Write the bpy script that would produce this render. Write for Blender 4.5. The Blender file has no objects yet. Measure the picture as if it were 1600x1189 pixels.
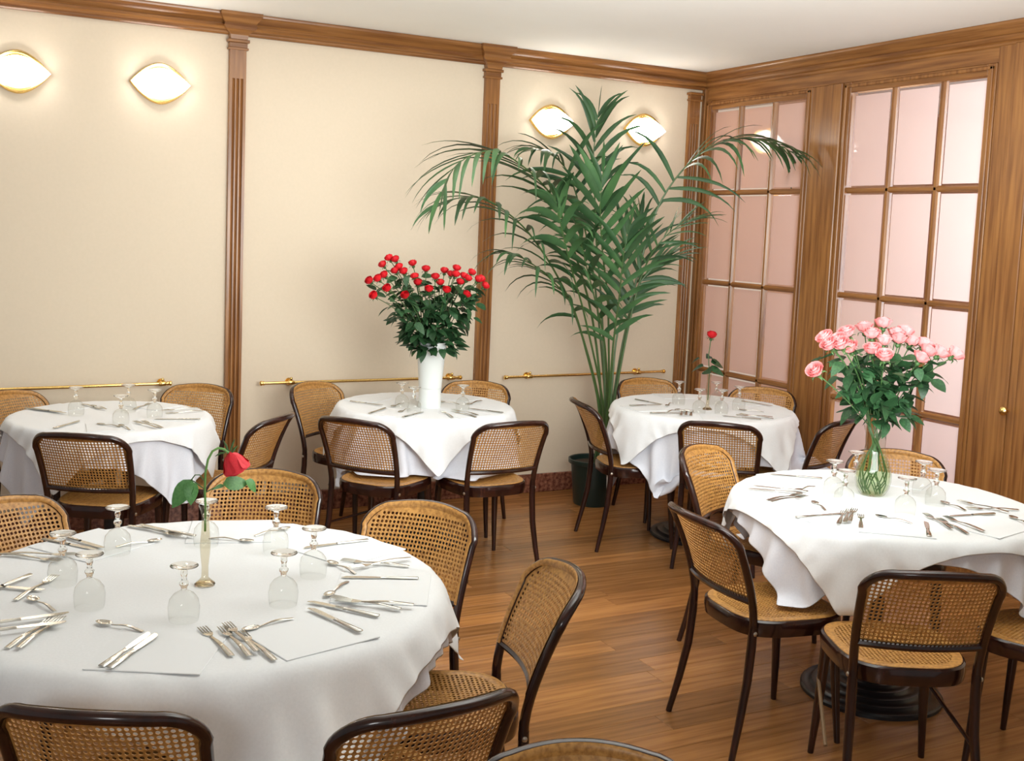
import bpy, bmesh, math, random
import numpy as np
from mathutils import Vector, Matrix
random.seed(7); np.random.seed(7)
C = bpy.context.scene
COL = C.collection
PI = math.pi
H = 1.72                       # eye height of the photographer
# ---------------------------------------------------------------- camera
F, CX, CY = 1735.57, 800.0, 534.5
ya, pa, ra = [math.radians(v) for v in (27.877, 5.722, 2.356)]
fwd = Vector((math.sin(ya)*math.cos(pa), math.cos(ya)*math.cos(pa), -math.sin(pa)))
r0 = Vector((math.cos(ya), -math.sin(ya), 0)); u0 = r0.cross(fwd)
cr = math.cos(ra)*r0 + math.sin(ra)*u0
cu = -math.sin(ra)*r0 + math.cos(ra)*u0
cam_d = bpy.data.cameras.new('camera'); cam = bpy.data.objects.new('camera', cam_d); COL.objects.link(cam)
cam.matrix_world = Matrix(((cr.x, cu.x, -fwd.x, 0), (cr.y, cu.y, -fwd.y, 0), (cr.z, cu.z, -fwd.z, H), (0, 0, 0, 1)))
cam_d.sensor_width = 36; cam_d.lens = F/1600*36
cam_d.shift_y = (CY-594.5)/1600
cam_d.clip_start = .05
C.camera = cam
# ---------------------------------------------------------------- light and exposure
vs = C.view_settings
vs.view_transform = 'Standard'; vs.look = 'None'; vs.gamma = 1; vs.use_curve_mapping = False
vs.exposure = -0.26
w = bpy.data.worlds.new('world'); C.world = w; w.use_nodes = True
w.node_tree.nodes['Background'].inputs[0].default_value = (1.0, .975, .95, 1)
w.node_tree.nodes['Background'].inputs[1].default_value = .36
def area(name, loc, target, size, power, color, size_y=None):
    d = bpy.data.lights.new(name, 'AREA'); d.energy = power; d.color = color; d.size = size
    if size_y: d.shape = 'RECTANGLE'; d.size_y = size_y
    o = bpy.data.objects.new(name, d); COL.objects.link(o); o.location = loc
    o.rotation_euler = (Vector(target)-Vector(loc)).to_track_quat('-Z', 'Y').to_euler()
    return o
area('ceiling_fill', (3.0, 3.6, 2.80), (3.0, 3.6, 0), 1.6, 11, (1, .99, .97))  # added soft fill under the ceiling, no known fixture there
area('ceiling_fill', (2.0, 5.0, 2.80), (2.0, 5.0, 0), 1.2, 16, (1, .97, .93))  # second added ceiling fill, nearer the back wall
area('photographer_fill', (-1.6, -1.4, 2.6), (2.6, 4.8, 1.3), 1.0, 52, (.97, 1, 1))  # unseen soft front fill in place of the photographer's flash
area('bounce_fill', (2.2, 2.0, 1.75), (2.4, 3.6, 2.85), 1.6, 145, (.97, 1, .985))  # added upward fill that brightens the ceiling, like a bounced flash
area('next_room_daylight', (6.1, 3.1, 1.8), (4.9, 4.2, 1.6), 1.0, 108, (.76, .87, 1.0), 1.9)
area('next_room_warm_fill', (6.2, 5.9, 2.2), (4.8, 5.9, .8), .7, 5, (1, .66, .42))  # added warm fill that tints the left panes from behind

# ---------------------------------------------------------------- pixel helpers (photo 1600x1189 -> world)
def ray(px, py):
    return cr*((px-CX)/F) - cu*((py-CY)/F) + fwd
def at_z(px, py, z):
    d = ray(px, py); t = (z-H)/d.z; return Vector((0, 0, H)) + d*t
def at_y(px, py, Y):
    d = ray(px, py); return Vector((0, 0, H)) + d*(Y/d.y)

# ---------------------------------------------------------------- materials
MATS = {}
def mat(name, color, rough=.5, metal=0., spec=.5, **kw):
    m = bpy.data.materials.new(name); m.use_nodes = True
    b = m.node_tree.nodes['Principled BSDF']
    b.inputs['Base Color'].default_value = (*color, 1); b.inputs['Roughness'].default_value = rough
    b.inputs['Metallic'].default_value = metal; b.inputs['Specular IOR Level'].default_value = spec
    for k, v in kw.items(): b.inputs[k.replace('_', ' ')].default_value = v
    MATS[name] = m
    return m
def nodes(m): return m.node_tree.nodes, m.node_tree.links, m.node_tree.nodes['Principled BSDF']
def noise_color(m, c1, c2, scale=(1, 1, 1), nscale=4, detail=6, lo=.3, hi=.7, bump=0., rand=0., dist=.02, wave=None):
    n, l, b = nodes(m)
    tc = n.new('ShaderNodeTexCoord'); mp = n.new('ShaderNodeMapping'); mp.inputs['Scale'].default_value = scale
    l.new(tc.outputs['Object'], mp.inputs['Vector'])
    if rand:
        oi = n.new('ShaderNodeObjectInfo'); sc = n.new('ShaderNodeVectorMath'); sc.operation = 'SCALE'
        cb = n.new('ShaderNodeCombineXYZ')
        for i in range(3): l.new(oi.outputs['Random'], cb.inputs[i])
        l.new(cb.outputs[0], sc.inputs[0]); sc.inputs['Scale'].default_value = 37.
        l.new(sc.outputs[0], mp.inputs['Location'])
    nz = n.new('ShaderNodeTexNoise'); nz.inputs['Scale'].default_value = nscale; nz.inputs['Detail'].default_value = detail
    l.new(mp.outputs[0], nz.inputs['Vector'])
    rp = n.new('ShaderNodeValToRGB'); rp.color_ramp.elements[0].position = lo; rp.color_ramp.elements[1].position = hi
    rp.color_ramp.elements[0].color = (*c1, 1); rp.color_ramp.elements[1].color = (*c2, 1)
    l.new(nz.outputs['Fac'], rp.inputs[0])
    out = rp.outputs[0]
    if rand:
        hs = n.new('ShaderNodeHueSaturation'); mr = n.new('ShaderNodeMapRange')
        mr.inputs['To Min'].default_value = 1-rand; mr.inputs['To Max'].default_value = 1+rand
        l.new(oi.outputs['Random'], mr.inputs['Value']); l.new(mr.outputs[0], hs.inputs['Value']); l.new(out, hs.inputs['Color'])
        out = hs.outputs[0]
    l.new(out, b.inputs['Base Color'])
    if bump:
        bp = n.new('ShaderNodeBump'); bp.inputs['Strength'].default_value = bump; bp.inputs['Distance'].default_value = dist
        l.new(nz.outputs['Fac'], bp.inputs['Height']); l.new(bp.outputs[0], b.inputs['Normal'])
    return m
plaster = noise_color(mat('plaster', (.8, .7, .58), .75, spec=.25), (.715, .615, .475), (.735, .63, .49), nscale=60, bump=.03, dist=.002)
ceil_m = noise_color(mat('ceiling_paint', (.85, .8, .74), .8, spec=.2), (.90, .90, .86), (.92, .92, .88), nscale=3)
def wood(name, sc, a=(.175, .066, .020), b_=(.355, .158, .046)):
    return noise_color(mat(name, a, .27, spec=.5), a, b_, scale=sc, nscale=3.2, detail=8, lo=.32, hi=.68, bump=.12, dist=.004)
wood_z = wood('oak_upright_grain', (14, 14, .7)); wood_x = wood('oak_grain_along_wall', (.7, 14, 14)); wood_y = wood('oak_grain_along_doors', (14, .7, 14))
floor_m = noise_color(mat('floor_wood', (.3, .13, .04), .26, spec=.5), (.235, .095, .027), (.43, .195, .060), scale=(.9, 16, 4), nscale=2.6, detail=8, rand=.28, bump=.06, dist=.003)
gap_m = mat('floor_gap', (.16, .06, .02), .6)
marble = noise_color(mat('red_marble', (.2, .07, .04), .25), (.10, .028, .018), (.36, .15, .09), nscale=45, detail=8, lo=.35, hi=.7)
brass = mat('brass', (.85, .58, .2), .2, 1.)
steel = mat('steel', (.64, .63, .58), .22, 1.)
lacquer = noise_color(mat('dark_lacquer', (.03, .01, .006), .2, spec=.45, Coat_Weight=.3, Coat_Roughness=.08), (.010, .0035, .0025), (.038, .010, .006), scale=(8, 8, 1), nscale=6)
cane = noise_color(mat('cane', (.5, .3, .1), .42, spec=.45), (.25, .105, .026), (.52, .265, .072), nscale=95, detail=3, lo=.25, hi=.6, bump=.15, dist=.002)
bolt_m = mat('bolt_steel', (.5, .45, .38), .3, 1.)
linen = noise_color(mat('white_linen', (.86, .88, .9), .8, spec=.2, Sheen_Weight=.2), (.78, .80, .815), (.82, .84, .855), nscale=160, bump=.08, dist=.002)
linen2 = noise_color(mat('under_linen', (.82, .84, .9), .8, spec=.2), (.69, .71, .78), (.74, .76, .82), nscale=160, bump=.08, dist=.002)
napkin_m = mat('napkin_linen', (.80, .82, .835), .8, spec=.2)
iron = mat('black_iron', (.012, .012, .014), .3, spec=.5)
table_m = mat('table_wood', (.2, .1, .05), .5)
pot_m = mat('dark_green_plastic', (.012, .03, .026), .35, spec=.5)
soil = mat('soil', (.04, .025, .015), .9)
leaf_m = noise_color(mat('rose_leaf', (.03, .09, .03), .45, spec=.35), (.012, .042, .017), (.036, .105, .036), nscale=9, rand=.3)
palm_m = noise_color(mat('palm_leaf', (.05, .13, .04), .45, spec=.4), (.018, .062, .022), (.062, .150, .050), nscale=5, rand=.35)
palm_stem = mat('palm_stem', (.06, .13, .035), .4)
stem_m = mat('rose_stem', (.055, .125, .035), .5)
big_leaf = noise_color(mat('fresh_leaf', (.08, .25, .06), .4), (.06, .21, .05), (.12, .32, .09), nscale=12)
red_m = noise_color(mat('red_petal', (.7, .01, .015), .5, spec=.3), (.50, .005, .01), (.80, .02, .03), nscale=30, rand=.15)
pink_m = noise_color(mat('pink_petal', (.85, .3, .3), .5, spec=.3), (.77, .16, .19), (.88, .40, .37), nscale=35, rand=.12)
white_vase = mat('white_vase', (.80, .84, .82), .35, spec=.4)
white_lamp = mat('lamp_glass', (1, 1, 1), .4)
white_lamp.node_tree.nodes['Principled BSDF'].inputs['Emission Color'].default_value = (1, .965, .92, 1)
white_lamp.node_tree.nodes['Principled BSDF'].inputs['Emission Strength'].default_value = 24.0
pink_wall = mat('pink_plaster', (.62, .37, .23), .8)
def schlick(n, l, f0):
    """reflectance of a thin sheet, the same from both sides"""
    def mth(op, a, b=None):
        m = n.new('ShaderNodeMath'); m.operation = op
        for i, v in enumerate((a, b)):
            if v is None: continue
            if isinstance(v, (int, float)): m.inputs[i].default_value = v
            else: l.new(v, m.inputs[i])
        return m.outputs[0]
    g = n.new('ShaderNodeNewGeometry'); d = n.new('ShaderNodeVectorMath'); d.operation = 'DOT_PRODUCT'
    l.new(g.outputs['Normal'], d.inputs[0]); l.new(g.outputs['Incoming'], d.inputs[1])
    c = mth('ABSOLUTE', d.outputs['Value']); p = mth('POWER', mth('SUBTRACT', 1., c), 4.5)
    return mth('ADD', mth('MULTIPLY', p, 1-f0), f0)
def thin_glass(name, tint, fres=1.5, rough=.02):
    m = bpy.data.materials.new(name); m.use_nodes = True; n = m.node_tree.nodes; l = m.node_tree.links; n.clear()
    o = n.new('ShaderNodeOutputMaterial'); t = n.new('ShaderNodeBsdfTransparent'); t.inputs[0].default_value = (*tint, 1)
    g = n.new('ShaderNodeBsdfGlossy'); g.inputs['Roughness'].default_value = rough
    mx = n.new('ShaderNodeMixShader')
    l.new(schlick(n, l, ((fres-1)/(fres+1))**2), mx.inputs[0]); l.new(t.outputs[0], mx.inputs[1]); l.new(g.outputs[0], mx.inputs[2]); l.new(mx.outputs[0], o.inputs[0])
    return m
glass = thin_glass('thin_glass', (.945, .948, .935), 1.4)
glass2 = thin_glass('clear_pane', (.92, .90, .90))
water = thin_glass('water', (.86, .91, .74), 1.25)
crystal = mat('crystal', (.97, .97, .94), .02, Transmission_Weight=1., IOR=1.45)
def frosted_mat():
    m = bpy.data.materials.new('frosted_pane'); m.use_nodes = True; n = m.node_tree.nodes; l = m.node_tree.links; n.clear()
    o = n.new('ShaderNodeOutputMaterial'); t = n.new('ShaderNodeBsdfTranslucent'); t.inputs[0].default_value = (.82, .67, .61, 1)
    d = n.new('ShaderNodeBsdfDiffuse'); d.inputs[0].default_value = (.58, .27, .13, 1)
    g = n.new('ShaderNodeBsdfGlossy'); g.inputs['Roughness'].default_value = .05
    m1 = n.new('ShaderNodeMixShader'); m1.inputs[0].default_value = .45
    m2 = n.new('ShaderNodeMixShader')
    l.new(t.outputs[0], m1.inputs[1]); l.new(d.outputs[0], m1.inputs[2]); l.new(schlick(n, l, .045), m2.inputs[0]); l.new(m1.outputs[0], m2.inputs[1]); l.new(g.outputs[0], m2.inputs[2])
    l.new(m2.outputs[0], o.inputs[0]); return m
frosted = frosted_mat()

# ---------------------------------------------------------------- mesh helpers
class MB:
    def __init__(s): s.v = []; s.f = []; s.mi = []
    def add(s, vs_, fs_, mi=0):
        o = len(s.v); s.v += [tuple(p) for p in vs_]; s.f += [tuple(i+o for i in f) for f in fs_]; s.mi += [mi]*len(fs_)
        return s
    def box(s, x0, x1, y0, y1, z0, z1, mi=0, b=0.):
        if b <= 0:
            v = [(x, y, z) for z in (z0, z1) for y in (y0, y1) for x in (x0, x1)]
            return s.add(v, [(0, 2, 3, 1), (4, 5, 7, 6), (0, 1, 5, 4), (2, 6, 7, 3), (0, 4, 6, 2), (1, 3, 7, 5)], mi)
        bm = bmesh.new(); bmesh.ops.create_cube(bm, size=1)
        for q in bm.verts: q.co = Vector(((x0+x1)/2+q.co.x*(x1-x0), (y0+y1)/2+q.co.y*(y1-y0), (z0+z1)/2+q.co.z*(z1-z0)))
        bmesh.ops.bevel(bm, geom=bm.edges[:], offset=b, segments=1, affect='EDGES')
        bm.verts.index_update(); s.add([q.co[:] for q in bm.verts], [[q.index for q in f.verts] for f in bm.faces], mi); bm.free(); return s
    def tube(s, pts, r, n=8, cap=True, closed=False, mi=0, flat=1.):
        pts = [Vector(p) for p in pts]; m = len(pts)
        rs = r if hasattr(r, '__len__') else [r]*m
        T = []
        for i in range(m):
            a = pts[(i-1) % m] if (closed or i > 0) else pts[i]; b = pts[(i+1) % m] if (closed or i < m-1) else pts[i]
            T.append((b-a).normalized())
        ref = Vector((0, 0, 1)) if abs(T[0].z) < .9 else Vector((0, 1, 0))
        nrm = (ref - T[0]*ref.dot(T[0])).normalized(); V = []
        for i in range(m):
            nrm = (nrm - T[i]*nrm.dot(T[i])).normalized(); bn = T[i].cross(nrm)
            for k in range(n):
                a = 2*PI*k/n; V.append(pts[i] + (nrm*math.cos(a)*flat + bn*math.sin(a))*rs[i])
        Fc = []
        for i in range(m if closed else m-1):
            j = (i+1) % m
            for k in range(n): Fc.append((i*n+k, i*n+(k+1) % n, j*n+(k+1) % n, j*n+k))
        if cap and not closed: Fc += [tuple(range(n))[::-1], tuple((m-1)*n+k for k in range(n))]
        return s.add(V, Fc, mi)
    def lathe(s, prof, n=24, c=(0, 0, 0), mi=0, close=False, ripple=0, rn=0):
        V = []; Fc = []
        for (r, z) in prof:
            for k in range(n):
                a = 2*PI*k/n; rr = r*(1+ripple*math.cos(a*rn)); V.append((c[0]+rr*math.cos(a), c[1]+rr*math.sin(a), c[2]+z))
        m = len(prof)
        for i in range(m-1):
            for k in range(n): Fc.append((i*n+k, i*n+(k+1) % n, (i+1)*n+(k+1) % n, (i+1)*n+k))
        if close: Fc += [tuple(range(n))[::-1], tuple((m-1)*n+k for k in range(n))]
        return s.add(V, Fc, mi)
    def extrude(s, prof, a, b, axis, mi=0):
        """closed 2D profile swept straight from a to b along axis 'x','y','z'"""
        V = []
        for t in (a, b):
            for (p, q) in prof: V.append({'x': (t, p, q), 'y': (p, t, q), 'z': (p, q, t)}[axis])
        n = len(prof); Fc = [(k, (k+1) % n, n+(k+1) % n, n+k) for k in range(n)] + [tuple(range(n))[::-1], tuple(range(n, 2*n))]
        return s.add(V, Fc, mi)
    def mesh(s, name, m, smooth=True, angle=40):
        me = bpy.data.meshes.new(name); me.from_pydata(s.v, [], s.f)
        for mm in (m if isinstance(m, (list, tuple)) else [m]): me.materials.append(mm)
        if isinstance(m, (list, tuple)): me.polygons.foreach_set('material_index', s.mi)
        bm = bmesh.new(); bm.from_mesh(me); bmesh.ops.recalc_face_normals(bm, faces=bm.faces); bm.to_mesh(me); bm.free()
        if smooth:
            me.polygons.foreach_set('use_smooth', [True]*len(me.polygons))
            me.set_sharp_from_angle(angle=math.radians(angle))
        return me
    def build(s, name, m, parent=None, smooth=True, angle=40):
        return link(name, s.mesh(name, m, smooth, angle), parent)
def link(name, me, parent=None):
    o = bpy.data.objects.new(name, me); COL.objects.link(o)
    if parent: o.parent = parent
    return o
def tag(o, label=None, cat=None, group=None, kind=None):
    if label: o['label'] = label
    if cat: o['category'] = cat
    if group: o['group'] = group
    if kind: o['kind'] = kind
    return o
def thing(name, loc, rz, label, cat, group=None):
    o = bpy.data.objects.new(name, None); COL.objects.link(o); o.location = loc; o.rotation_euler = (0, 0, rz); o.empty_display_size = .05
    return tag(o, label, cat, group)
def dup(root, loc=None, rz=None, label=None, group=None):
    def cp(o, par):
        c = o.copy(); COL.objects.link(c); c.parent = par
        for k in o.children: cp(k, c)
        return c
    r = cp(root, None)
    if loc is not None: r.location = loc
    if rz is not None: r.rotation_euler = (0, 0, rz)
    if label: r['label'] = label
    if group: r['group'] = group
    return r
def struct(o): o['kind'] = 'structure'; return o

# ================================================================ room shell
YB, XR, ZC = 6.33, 4.80, 2.85
struct(MB().box(-2.6, XR+.6, YB, YB+.12, 0, ZC).build('wall_back', plaster, smooth=False))
struct(MB().box(-2.6, XR+.1, -1.5, YB+.12, ZC, ZC+.1).build('ceiling', ceil_m, smooth=False))
# floor with single boards
fl = struct(MB().box(-2.6, XR+.1, -1.5, YB+.1, -.05, -.012).build('floor', gap_m, smooth=False))
PW = .118
bmesh_len = {L: MB().box(0, L-.0012, 0, PW-.0012, -.012, 0, b=.0009).mesh('floor_board', floor_m, smooth=False) for L in (1.1, 1.5, 1.9)}
y = 1.02; rnd = random.Random(3)
while y < YB:
    x = -.9 - rnd.random()*1.2
    while x < XR:
        L = rnd.choice((1.1, 1.5, 1.9))
        if x+L > -.35-.1*y and not (y > 3.2 and x+L < -.2) and x < XR and not (x > y*1.35+.9):
            o = link('floor_board', bmesh_len[L], fl); o.location = (x, y, 0)
        x += L
    y += PW
# filler boards out of view stay joined
m_ = MB()
for k in range(21):
    m_.box(-2.6, XR, 1.02-PW*(k+1), 1.02-PW*k-.0012, -.012, 0)
tag(m_.build('floor_board', floor_m, fl, smooth=False), kind='stuff')
# baseboard
struct(MB().box(-2.6, XR-.02, YB-.018, YB, 0, .122, b=.003).build('baseboard_back', marble, smooth=False))

# pilasters
def pilaster(x0, x1, n):
    w_ = x1-x0; xc = (x0+x1)/2; p = .028
    root = struct(bpy.data.objects.new('trim_%d' % n, None)); COL.objects.link(root); root.location = (xc, YB, 0)
    hw = w_/2
    # fluted shaft: three grooves cut below z=2.50
    fl_, g = [-.5, 0, .5], hw*.20
    prof = [(-hw, 0.0), (-hw, -p)]
    for c in fl_:
        cx = c*hw; prof += [(cx-g*.8, -p), (cx-g*.5, -p+.009), (cx, -p+.012), (cx+g*.5, -p+.009), (cx+g*.8, -p)]
    prof += [(hw, -p), (hw, 0.0)]
    MB().extrude(prof, .0, 2.50, 'z').build('shaft', wood_z, root, angle=25)
    MB().box(-hw, hw, -p, 0, 2.50, 2.655).build('neck', wood_z, root, smooth=False)
    q = MB()
    for (e, pz, z0, z1) in ((.010, .040, 2.655, 2.668), (.004, .034, 2.668, 2.695), (.014, .046, 2.695, 2.712)): q.box(-hw-e, hw+e, -pz, 0, z0, z1, b=.002)
    q.build('capital', wood_x, root, smooth=False)
    return root
def px_x(px, py): return at_y(px, py, YB-.028).x
pil = [(px_x(355.5, 340), px_x(381, 340), 1), (px_x(750.5, 360), px_x(772.5, 360), 2), (px_x(1067.5, 360), px_x(1083, 360), 3)]
for a_, b_, n_ in pil: pilaster(a_, b_, n_)
# crown moulding profile (distance from wall, z)
CR = [(0, 2.735), (.022, 2.735), (.030, 2.742), (.030, 2.752), (.048, 2.760), (.056, 2.772), (.050, 2.786), (.040, 2.790), (.046, 2.800), (.062, 2.812), (.078, 2.828), (.082, 2.836), (.082, 2.849), (0, 2.849)]
struct(MB().extrude([(YB-a, b) for a, b in CR], -2.6, XR-.02, 'x').build('trim_4', wood_x, angle=30))
struct(MB().extrude([(XR-a, b) for a, b in CR], -1.5, YB-.0, 'y').build('trim_5', wood_y, angle=30))
for i_, (a_, b_, n_) in enumerate(pil[:2]):        # the crown breaks forward over each pilaster
    xm, hw = (a_+b_)/2, (b_-a_)/2
    q = MB(); V = []
    rows = [(.050, .0, 2.712), (.052, .004, 2.735), (.060, .014, 2.748), (.076, .035, 2.762), (.082, .045, 2.776), (.078, .040, 2.792), (.084, .046, 2.802), (.100, .060, 2.820), (.112, .068, 2.832), (.112, .068, 2.8495)]
    for (d_, e_, z_) in rows: V += [(xm-hw-e_, YB, z_), (xm-hw-e_, YB-d_, z_), (xm+hw+e_, YB-d_, z_), (xm+hw+e_, YB, z_)]
    Fc = []
    for r_ in range(len(rows)-1):
        for k in range(3): Fc.append((r_*4+k, r_*4+k+1, r_*4+5+k, r_*4+4+k))
    Fc += [(0, 3, 2, 1), tuple(len(V)-4+k for k in range(4))]
    q.add(V, Fc); struct(q.build('trim_%d' % (6+i_), wood_x, angle=25))

# ---- glazed wooden partition on the right
rowz = [(.80, .215), (1.410, .826), (2.026, 1.432), (2.598, 2.046)]        # pane z (top,bottom)
def partition(n, yr, yl, ys):
    """yr>yl glass limits; ys: muntin centre Y values."""
    root = struct(bpy.data.objects.new('door_%d' % n, None)); COL.objects.link(root); root.location = (XR, yr, 0)
    def L(o): o.location = (-XR, -yr, 0); return o
    st = .055
    MB().box(XR-.03, XR+.03, yr, yr+st, .1, 2.66, b=.003).build('stile', wood_z, root, smooth=False)
    MB().box(XR-.03, XR+.03, yl-st, yl, .1, 2.66, b=.003).build('stile', wood_z, root, smooth=False)
    MB().box(XR-.029, XR+.03, yl, yr, 2.60, 2.66, b=.003).build('rail', wood_y, root, smooth=False)
    MB().box(XR-.029, XR+.03, yl, yr, .1, .215, b=.003).build('rail', wood_y, root, smooth=False)
    q = MB()                                     # raised moulding round the opening
    q.box(XR-.042, XR-.028, yr+.022, yr+.040, .17, 2.645, b=.003).box(XR-.042, XR-.028, yl-.040, yl-.022, .17, 2.645, b=.003).box(XR-.042, XR-.028, yl-.040, yr+.040, 2.628, 2.646, b=.003)
    q.build('moulding', wood_z, root, smooth=False)
    prof = lambda h: [(-h, 0), (-h, -.018), (-h*.45, -.03), (h*.45, -.03), (h, -.018), (h, 0)]
    for yc in ys:
        MB().extrude([(XR+.012+b, yc+a) for a, b in prof(.017)]+[], .215, 2.60, 'z').build('muntin', wood_z, root, angle=25)
    for zt in (.813, 1.421, 2.036):
        MB().extrude([(XR+.012+b, zt+a) for a, b in prof(.017)], yl, yr, 'y').build('glazing_bar', wood_y, root, angle=25)
    edges = [yr] + sorted(ys, reverse=True) + [yl]
    for k in range(len(edges)-1):
        y1 = edges[k]-(0.017 if k else 0); y0 = edges[k+1]+(0.017 if k < len(edges)-2 else 0)
        for (z1, z0) in rowz:
            bd = .016; x_ = XR+.004
            V = [(x_, y0, z0), (x_, y1, z0), (x_, y1, z1), (x_, y0, z1), (x_-.004, y0+bd, z0+bd), (x_-.004, y1-bd, z0+bd), (x_-.004, y1-bd, z1-bd), (x_-.004, y0+bd, z1-bd)]
            q = MB(); q.add(V, [(0, 1, 5, 4), (1, 2, 6, 5), (2, 3, 7, 6), (3, 0, 4, 7)], 1); q.add(V[4:], [(0, 1, 2, 3)], 0)
            q.build('pane', [frosted, glass2], root, smooth=False)
    for c in root.children: L(c)
    return root
partition(1, 6.235, 5.305, [5.945, 5.612])
partition(2, 4.93, 3.985, [4.615, 4.275])
q = MB(); q.box(XR-.045, XR+.03, 6.292, YB, 0, 2.745, b=.003); struct(q.build('trim_8', wood_z, smooth=False))
struct(MB().box(XR-.020, XR+.03, 3.93, 6.292, 2.662, 2.745).build('trim_9', wood_y, smooth=False))
struct(MB().box(XR-.024, XR+.03, 3.93, 6.292, 0, .1, b=.003).build('baseboard_right', wood_y, smooth=False))
q = MB(); q.box(XR-.032, XR+.03, 5.105, 5.248, .1, 2.66, b=.004); q.box(XR-.045, XR+.03, 4.987, 5.105, .1, 2.66, b=.004); struct(q.build('trim_10', wood_z, smooth=False))
q = MB(); q.box(XR-.026, XR+.05, 3.83, 3.928, 0, 2.745, b=.003); q.box(XR-.038, XR+.05, 3.70, 3.827, 0, 2.745, b=.004); struct(q.build('trim_11', wood_z, smooth=False))
d3 = struct(bpy.data.objects.new('door_3', None)); COL.objects.link(d3); d3.location = (XR, 3.7, 0)
o = MB().box(-.03, .05, -.9, -.002, 0, 2.745).build('leaf', wood_z, d3, smooth=False)
q = MB(); q.box(-.045, -.03, -.80, -.05, .3, 2.55, b=.006); q.build('raised_panel', wood_z, d3, smooth=False)
q = MB(); q.lathe([(.0, 0), (.008, 0), (.008, .02), (.02, .03), (.022, .045), (.012, .055), (0, .057)], 16); kn = q.build('door_handle', brass, d3); kn.rotation_euler = (0, -PI/2, 0); kn.location = (-.045, -.02, .93)
struct(MB().box(XR, XR+.1, -1.5, 2.8, 0, ZC).build('wall_right', plaster, smooth=False))

# the room behind the frosted panes
struct(MB().box(7.6, 7.7, 1.5, 7.5, 0, ZC+.1).build('wall_far_right', pink_wall, smooth=False))
struct(MB().box(XR+.1, 7.6, 6.9, 7.0, 0, ZC+.1).build('wall_far_back', pink_wall, smooth=False))
struct(MB().box(XR+.1, 7.7, 1.5, 7.0, -.05, 0).build('floor_next_room', mat('terracotta', (.55, .26, .15), .6), smooth=False))
struct(MB().box(XR+.1, 7.7, 1.5, 7.0, ZC+.0, ZC+.1).build('ceiling_next_room', ceil_m, smooth=False))

# ================================================================ chairs
def ybase(z): return -.195 - .112*max(0, (z-.46)/.33)**1.5
def hw(z): return .187 + (.018)*max(0, (z-.46)/.33)
ZT, RC = .788, .078
def bsurf(x, z, off=0.):
    w_ = hw(z); u = max(-1, min(1, x/w_)); bow = .022+.038*max(0, (z-.46)/.33)
    return Vector((x, ybase(z)-bow*(1-u*u)+off, z))
def hoop_xz(n=10):
    pts = []
    for z in np.linspace(.43, ZT-RC, 9): pts.append((hw(z), z))
    W = hw(ZT)
    for a in np.linspace(0, PI/2, n)[1:]: pts.append((W-RC+RC*math.cos(a), ZT-RC+RC*math.sin(a)))
    for x in np.linspace(W-RC, 0, 7)[1:]: pts.append((x, ZT+.010*(1-(x/(W-RC))**2)))
    return pts + [(-x, z) for x, z in pts[-2::-1]]
def cane_cells(inside, mapf, x0, x1, z0, z1, p, r, th):
    """sheet of cane with real holes. inside(x,z): 0 none, 1 solid, 2 hole"""
    mb = MB(); V = mb.v; Fs = mb.f; idx = {}
    def P(x, z, s):
        k = (round(x, 5), round(z, 5), s)
        if k not in idx:
            idx[k] = len(V); V.append(tuple(mapf(x, z, s*th)))
        return idx[k]
    nx = int(round((x1-x0)/p)); nz = int(round((z1-z0)/p)); h = p/2
    for i in range(nx):
        for j in range(nz):
            cx = x0+(i+.5)*p; cz = z0+(j+.5)*p; s_ = inside(cx, cz)
            if s_ == 0: continue
            ring = [(cx+h, cz), (cx+h, cz+h), (cx, cz+h), (cx-h, cz+h), (cx-h, cz), (cx-h, cz-h), (cx, cz-h), (cx+h, cz-h)]
            A = [P(a, b, 0) for a, b in ring]; B = [P(a, b, 1) for a, b in ring]
            if s_ == 1:
                Fs.append(tuple(A)); Fs.append(tuple(B[::-1])); continue
            hr = [(cx+r*math.cos(k*PI/4), cz+r*math.sin(k*PI/4)) for k in range(8)]
            a = [P(x, z, 0) for x, z in hr]; b = [P(x, z, 1) for x, z in hr]
            for k in range(8):
                k2 = (k+1) % 8
                Fs.append((A[k], A[k2], a[k2], a[k])); Fs.append((B[k2], B[k], b[k], b[k2])); Fs.append((a[k], a[k2], b[k2], b[k]))
    mb.mi = [0]*len(Fs)
    return mb
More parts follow.
